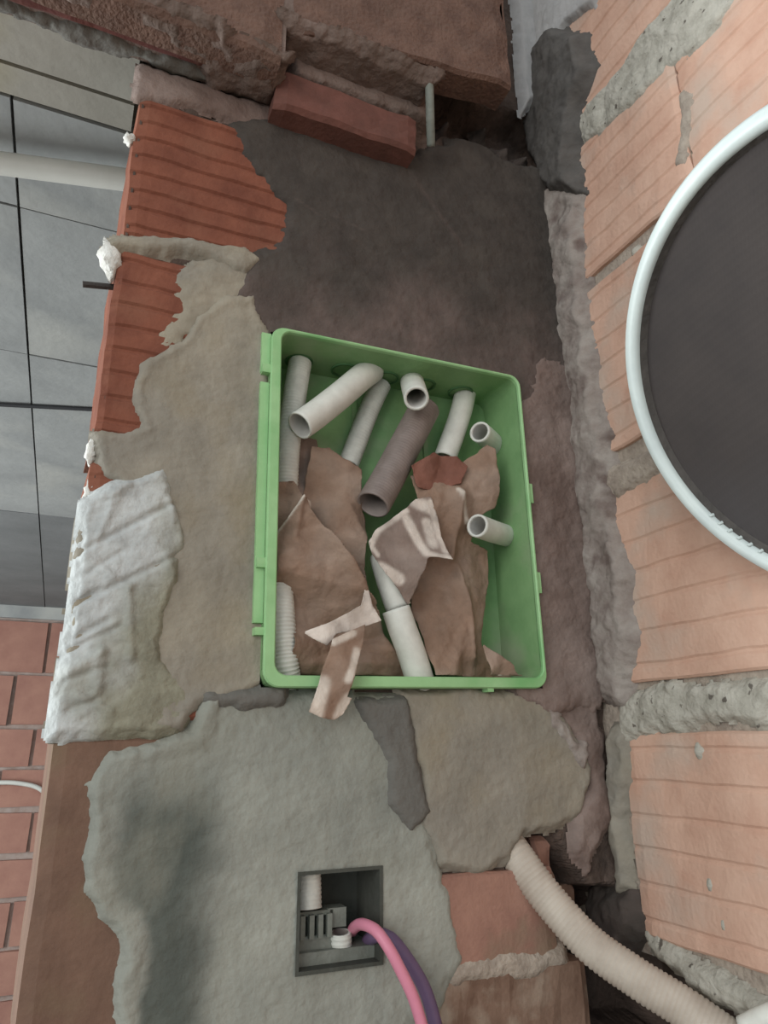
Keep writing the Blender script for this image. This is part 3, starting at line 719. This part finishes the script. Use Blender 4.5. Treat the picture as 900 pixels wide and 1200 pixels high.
# ------------------------------------------------------------------ crumpled paper
def paper(name, label, px, mt, depth, seed, amp=0.010, tilt=None, res=0.0017, ragged=0.003, folds=(), thick=0.0006, pale=()):
    """crumpled sheet: polygon in the box opening plane, creased relief, given thickness"""
    PP = Plane((0, depth, EYE), (1, 0, 0), (0, 0, 1))
    poly = np.array([PP.uv(*p) for p in px]); lo, hi = poly.min(0) - .004, poly.max(0) + .004
    nu, nv = int((hi[0] - lo[0]) / res) + 1, int((hi[1] - lo[1]) / res) + 1
    U, Vv = np.meshgrid(np.linspace(lo[0], hi[0], nu + 1), np.linspace(lo[1], hi[1], nv + 1), indexing='ij')
    sd = sdist(U, Vv, poly) + ragged * fbm(U, Vv, 50, seed, 3)
    rg = np.random.default_rng(seed)
    h = np.zeros(U.shape)
    ext = (hi - lo).max()
    for k in range(13):                                           # sharp creases: folded planes crossing the sheet
        t = rg.uniform(0, math.pi); c = rg.uniform(lo, hi)
        d_ = (U - c[0]) * math.cos(t) + (Vv - c[1]) * math.sin(t) + 0.004 * fbm(U, Vv, 14, seed + k, 2)
        h += rg.uniform(0.4, 1) * (1 if k % 2 else -1) * np.minimum(np.abs(d_), 0.22 * ext)
    h = amp * (h - h.mean()) / (h.std() + 1e-9) * 0.75 + amp * 0.22 * fbm(U, Vv, 75, seed + 70, 3)
    for a, b_, s, wd in folds:
        h += s * np.exp(-segd(U, Vv, PP.uv(*a), PP.uv(*b_)) / wd)
    if tilt is not None: h += tilt(U, Vv, lo, hi)
    h = np.clip(h, depth - DB + 0.004, 0.06)
    keep = (sd[:-1, :-1] > 0) | (sd[1:, 1:] > 0) | (sd[1:, :-1] > 0) | (sd[:-1, 1:] > 0)
    gu, gv = np.gradient(sd, (hi[0] - lo[0]) / nu, (hi[1] - lo[1]) / nv)
    gl = np.hypot(gu, gv) + 1e-6; out = np.where(sd < 0, -sd, 0)  # pull the rim of the sheet onto its outline
    U, Vv = U + np.clip(out * gu / gl ** 2, -res, res), Vv + np.clip(out * gv / gl ** 2, -res, res)
    used, F = grid_faces(keep)
    T = 0.18 * fbm(U, Vv, 40, seed + 90, 3) + 0.06
    for a, b_, wd in pale:                                        # worn whitish print side showing along creases and tears
        T = np.maximum(T, (0.95 + 0.5 * fbm(U, Vv, 90, seed + 95, 3)) * np.exp(-(segd(U, Vv, PP.uv(*a), PP.uv(*b_)) / wd) ** 4))
    T = np.clip(T, 0, 1)[used]
    V = PP.xyz(U, Vv, h)[used]
    d = V[:, [0, 2]] - [0, EYE] - BOXC                            # keep the sheet inside the box where it lies below the rim
    a, b_ = d @ bu, d @ bv; ins = V[:, 1] > YR - 0.001
    a = np.where(ins, np.clip(a, -iw / 2 + IC + .003, iw / 2 + IC - .003), a); b_ = np.where(ins, np.clip(b_, -ih / 2 + IC + .003, ih / 2 + IC - .003), b_)
    V[:, 0] = BOXC[0] + a * bu[0] + b_ * bv[0]; V[:, 2] = EYE + BOXC[1] + a * bu[1] + b_ * bv[1]
    o = obj(name, V, F, M[mt], smooth=True, tone=T)
    md = o.modifiers.new('thickness', 'SOLIDIFY'); md.thickness = thick; md.offset = 0
    return tag(o, label, 'paper', 'crumpled paper in the green box')


def Q(*pts):                                                      # outline read off an enlarged view of the box
    return [(281 + x / 2.4, 363 + y / 2.4) for x, y in pts]


paper('paper_sheet', 'grey paper behind the left kraft paper beside the long ribbed pipe', Q((145, 365), (215, 368), (235, 420), (230, 540), (150, 520)), 'paper_g', 0.036, 310, 0.003)
paper('paper_sheet', 'rumpled kraft paper lobe standing up under the thin pale pipe', Q((205, 380), (255, 385), (300, 420), (346, 446), (338, 520), (348, 600), (340, 740), (360, 800), (250, 780), (195, 640), (190, 520)), 'paper', 0.022, 311, 0.008)
paper('paper_sheet', 'narrow kraft paper fold standing at left side of box', Q((92, 492), (150, 486), (188, 545), (190, 620), (150, 700), (92, 690)), 'paper', 0.016, 312, 0.005)
paper('paper_sheet', 'large crumpled kraft paper bulging over left rim of box', Q((168, 528), (192, 570), (240, 640), (300, 720), (345, 790), (395, 850), (432, 920), (490, 1034), (150, 1034), (150, 900), (140, 800), (84, 745), (72, 700), (88, 645), (130, 590)), 'paper', 0.004, 313, 0.012,
      folds=[(Q((168, 535))[0], Q((150, 640))[0], .008, .006), (Q((195, 575))[0], Q((330, 770))[0], .008, .006)], pale=[(Q((168, 530))[0], Q((95, 640))[0], .002)])
paper('paper_sheet', 'crumpled kraft paper filling right half of box', Q((476, 470), (520, 480), (620, 440), (680, 385), (704, 400), (708, 480), (702, 570), (655, 590), (655, 650), (716, 670), (718, 760), (694, 860), (690, 940), (760, 1000), (792, 1040), (530, 1036), (505, 930), (480, 850), (486, 780), (500, 720), (490, 560)), 'paper', 0.016, 314, 0.012,
      folds=[(Q((600, 530))[0], Q((600, 700))[0], .010, .006), (Q((620, 720))[0], Q((650, 980))[0], .009, .006)], pale=[(Q((595, 520))[0], Q((625, 600))[0], .003)])
paper('paper_scrap', 'reddish brown paper scrap below the slit pipe', Q((480, 440), (540, 405), (610, 410), (640, 440), (625, 490), (570, 510), (500, 500)), 'paper_r', 0.004, 303, 0.003)
paper('paper_scrap', 'crinkled greyish paper with whitish torn edges across middle of box', Q((362, 650), (385, 615), (470, 560), (500, 525), (545, 520), (560, 570), (565, 620), (580, 690), (588, 712), (520, 700), (500, 760), (475, 830), (450, 800), (400, 745), (368, 690)), 'paper_g', -0.002, 304, 0.006, ragged=0.002,
      pale=[(Q((366, 655))[0], Q((386, 618))[0], .005), (Q((386, 618))[0], Q((470, 562))[0], .004), (Q((470, 585))[0], Q((515, 685))[0], .005), (Q((500, 535))[0], Q((550, 560))[0], .007), (Q((545, 540))[0], Q((570, 680))[0], .0045), (Q((515, 690))[0], Q((590, 708))[0], .003), (Q((366, 660))[0], Q((385, 690))[0], .003), (Q((390, 730))[0], Q((440, 760))[0], .006), (Q((530, 600))[0], Q((540, 660))[0], .006)])
paper('paper_scrap', 'pale folded paper strip pointing left above bottom rim', Q((178, 908), (240, 886), (300, 856), (345, 830), (362, 765), (378, 830), (402, 874), (335, 896), (268, 914), (240, 948)), 'paper_g', -0.012, 306, 0.003, ragged=0.001,
      pale=[(Q((190, 915))[0], Q((345, 855))[0], .012), (Q((345, 855))[0], Q((395, 870))[0], .009), (Q((358, 790))[0], Q((360, 850))[0], .006)])
paper('paper_scrap', 'brown paper tongue hanging over bottom rim with pale corners', Q((262, 925), (352, 885), (348, 950), (316, 1030), (300, 1088), (314, 1094), (296, 1140), (270, 1155), (232, 1150), (190, 1132), (226, 1050), (240, 990)), 'paper', -0.024, 307, 0.003, ragged=0.0008,
      pale=[(Q((235, 1050))[0], Q((212, 1140))[0], .006), (Q((305, 1095))[0], Q((280, 1145))[0], .005), (Q((330, 960))[0], Q((300, 1040))[0], .0035), (Q((265, 935))[0], Q((320, 910))[0], .003)])
paper('paper_scrap', 'brown paper corner tucked at lower right of box', Q((690, 945), (730, 970), (770, 1005), (800, 1050), (725, 1064), (700, 1030)), 'paper', -0.004, 308, 0.003, pale=[(Q((720, 1045))[0], Q((735, 1050))[0], .004)])

# ------------------------------------------------------------------ small wall box with cables
sb = thing('socket_box', 'small dusty wall box sunk in grey plaster with cables', 'electrical box', PB.xyz((SOC_LO[0] + SOC_HI[0]) / 2, SOC_LO[1], 0.0))
sw, sh = SOC_HI - SOC_LO
sp = lambda u, v, y: PB.xyz(SOC_LO[0] + u * sw, SOC_LO[1] + v * sh, -y)
rr = lambda g, y: [sp(u, v, y) for u, v in ((g, g), (1 - g, g), (1 - g, 1 - g), (g, 1 - g))]
V, F = loft([rr(-0.01, -0.005), rr(0.03, -0.005), rr(0.03, 0.042)], True)
obj('shell', V, F, M['cavity'], sb)
V, F = join([box_vf(sp(0.03, 0.03, 0.006), sp(0.97, 0.16, 0.04)), box_vf(sp(0.03, 0.16, 0.012), sp(0.5, 0.30, 0.04))]); obj('ledge', V, F, M['boxgrey'], sb)
for k in range(4):
    u = 0.10 + 0.105 * k
    V, F = box_vf(sp(u, 0.28, 0.008), sp(u + 0.055, 0.52, 0.03)); obj('slat', V, F, M['boxgrey'], sb)
V, F = box_vf(sp(0.08, 0.50, 0.012), sp(0.5, 0.55, 0.03)); obj('slat_bar', V, F, M['boxgrey'], sb)


def stub(lbl, a, b_, r, mt='boxgrey'):
    V, F, fm = hollow([a, (a + b_) / 2, b_], r, 0.002, 0.003, 0.0006)
    return tag(obj('conduit_end', V, F, None, mats=[M[mt], M['inner']], fmat=fm, smooth=True), lbl, 'conduit')


stub('pale conduit end at top left of small wall box', sp(0.20, 0.99, 0.016), sp(0.21, 0.58, 0.014), 0.0105, 'cond_c')
stub('pale conduit end at bottom of small wall box', sp(0.62, 0.03, 0.016), sp(0.60, 0.30, 0.014), 0.0088, 'cond_c')
V, F = box_vf(sp(0.44, 0.36, 0.012), sp(0.66, 0.56, 0.026)); tag(obj('terminal_block', V, F, M['boxgrey']), 'small grey terminal block inside the wall box', 'connector')
cab = [(413, 1091, .024), (415, 1087, .010), (424, 1083, -.006), (440, 1090, -.022), (455, 1110, -.030), (470, 1138, -.034), (484, 1168, -.036), (494, 1200, -.038), (505, 1240, -.040)]
Vt, Ft = sweep(spline([at(*p) for p in cab], 0.004), 0.0042, 12)
tag(obj('pink_cable', Vt, Ft, M['pink'], smooth=True), 'pink cable curving out of the small wall box', 'cable')
cab = [(430, 1104, .026), (434, 1100, .010), (442, 1096, -.002), (458, 1100, -.010), (480, 1128, -.014), (498, 1160, -.016), (510, 1200, -.018), (518, 1240, -.020)]
Vt, Ft = sweep(spline([at(*p) for p in cab], 0.004), 0.0050, 12)
tag(obj('violet_cable', Vt, Ft, M['violet'], smooth=True), 'dull violet cable running behind the pink cable', 'cable')

# ------------------------------------------------------------------ beige conduit in the chase, pale stub by the joint
conduit('beige ribbed conduit sloping out of the broken wall corner', [(585, 975, .030), (606, 1004, .008), (640, 1050, -.010), (690, 1105, -.035), (745, 1145, -.062), (800, 1180, -.085), (850, 1215, -.105), (890, 1245, -.12)], 0.0148, 'cond_b', 0.0036, 0.0010, name='flexible_conduit')
conduit('pale pipe stub hanging under the beam beside dark red block', [(503, 96, -.050), (504, 130, -.042), (505, 172, -.022)], 0.0046, 'boxgrey', name='pipe_stub')
conduit('white pipe end at the lower corner of the right wall', [(872, 1206, -.13), (892, 1196, -.14), (912, 1188, -.15)], 0.008, 'cond_w', name='pipe_stub')

# ------------------------------------------------------------------ round sieve on the right wall
sn = np.array([-0.9004471, 0.0, -0.43496553]); su = np.array([0.0, -1.0, 0.0]); sv = np.cross(sn, su)
SCN = np.array([0.3971513, 0.23192558 - 0.56, 0.21154841 + EYE]); SR = 0.1544


def sv3(r, t, d):
    return SCN + r * (math.cos(t) * su + math.sin(t) * sv) - sn * d


sieve = thing('sieve', 'round dark mesh sieve with white rim hung on pink brick wall', 'sieve', SCN - sv * SR)
n_ = 120
prof = [(SR - 0.0118, 0.022), (SR - 0.0118, 0.003), (SR - 0.0100, 0.0006), (SR - 0.007, -0.001), (SR - 0.002, 0.0), (SR + 0.001, 0.004), (SR, 0.022)]
V, F = [], []
for k in range(n_):
    t = 2 * math.pi * k / n_
    for r_, d_ in prof: V.append(sv3(r_, t, d_))
p_ = len(prof)
for k in range(n_):
    a, c = k * p_, ((k + 1) % n_) * p_
    for j in range(p_): F.append((a + j, a + (j + 1) % p_, c + (j + 1) % p_, c + j))
tag(obj('rim', V, F, M['sieve_rim'], sieve, smooth=True), 'white hoop rim')
V, F = [], []
for k in range(n_):
    t = 2 * math.pi * k / n_
    for r_, d_ in ((SR - 0.0120, 0.004), (SR - 0.0140, 0.010)): V.append(sv3(r_, t, d_))
for k in range(n_):
    a, c = k * 2, ((k + 1) % n_) * 2; F.append((a, a + 1, c + 1, c))
obj('inner_band', V, F, M['blob'], sieve, smooth=True)
V, F = [sv3(0, 0, 0.020)], []
nr = 10
for i in range(1, nr + 1):
    r_ = (SR - 0.0140) * i / nr
    for k in range(n_): V.append(sv3(r_, 2 * math.pi * k / n_, 0.020 - 0.010 * (i / nr) ** 2))
for k in range(n_): F.append((0, 1 + (k + 1) % n_, 1 + k))
for i in range(nr - 1):
    for k in range(n_):
        a, c = 1 + i * n_ + k, 1 + i * n_ + (k + 1) % n_; F.append((a, c, c + n_, a + n_))
obj('mesh_disc', V, F, M['mesh'], sieve, smooth=True)
hp = Plane(SCN - sn * 0.0185, su, sv).hit(830, 430)
Vt, Ft = sweep(spline([hp - sv * 0.001 - su * 0.0008, hp + sn * 0.0006, hp + sv * 0.0008 + su * 0.0011], 0.0005), 0.0009, 8)
tag(obj('plaster_speck', Vt, Ft, M['foamw'], sieve, smooth=True), 'white speck stuck on the mesh')
# stitches of the mesh folded over the rim at the lower side
for k in range(24):
    t = math.radians(205 + k * 3.4); V, F = [], []
    a, c = sv3(SR - 0.0117, t, 0.0020), sv3(SR - 0.0126, t + 0.004, 0.004)
    vv, ff = sweep(spline([sv3(SR - 0.0112, t, 0.0014), a, c], 0.002), 0.0013, 6)
    obj('stitch', vv, ff, M['sieve_rim'], sieve, smooth=True)

for o in SC.objects:
    if '_at' in o: del o['_at']
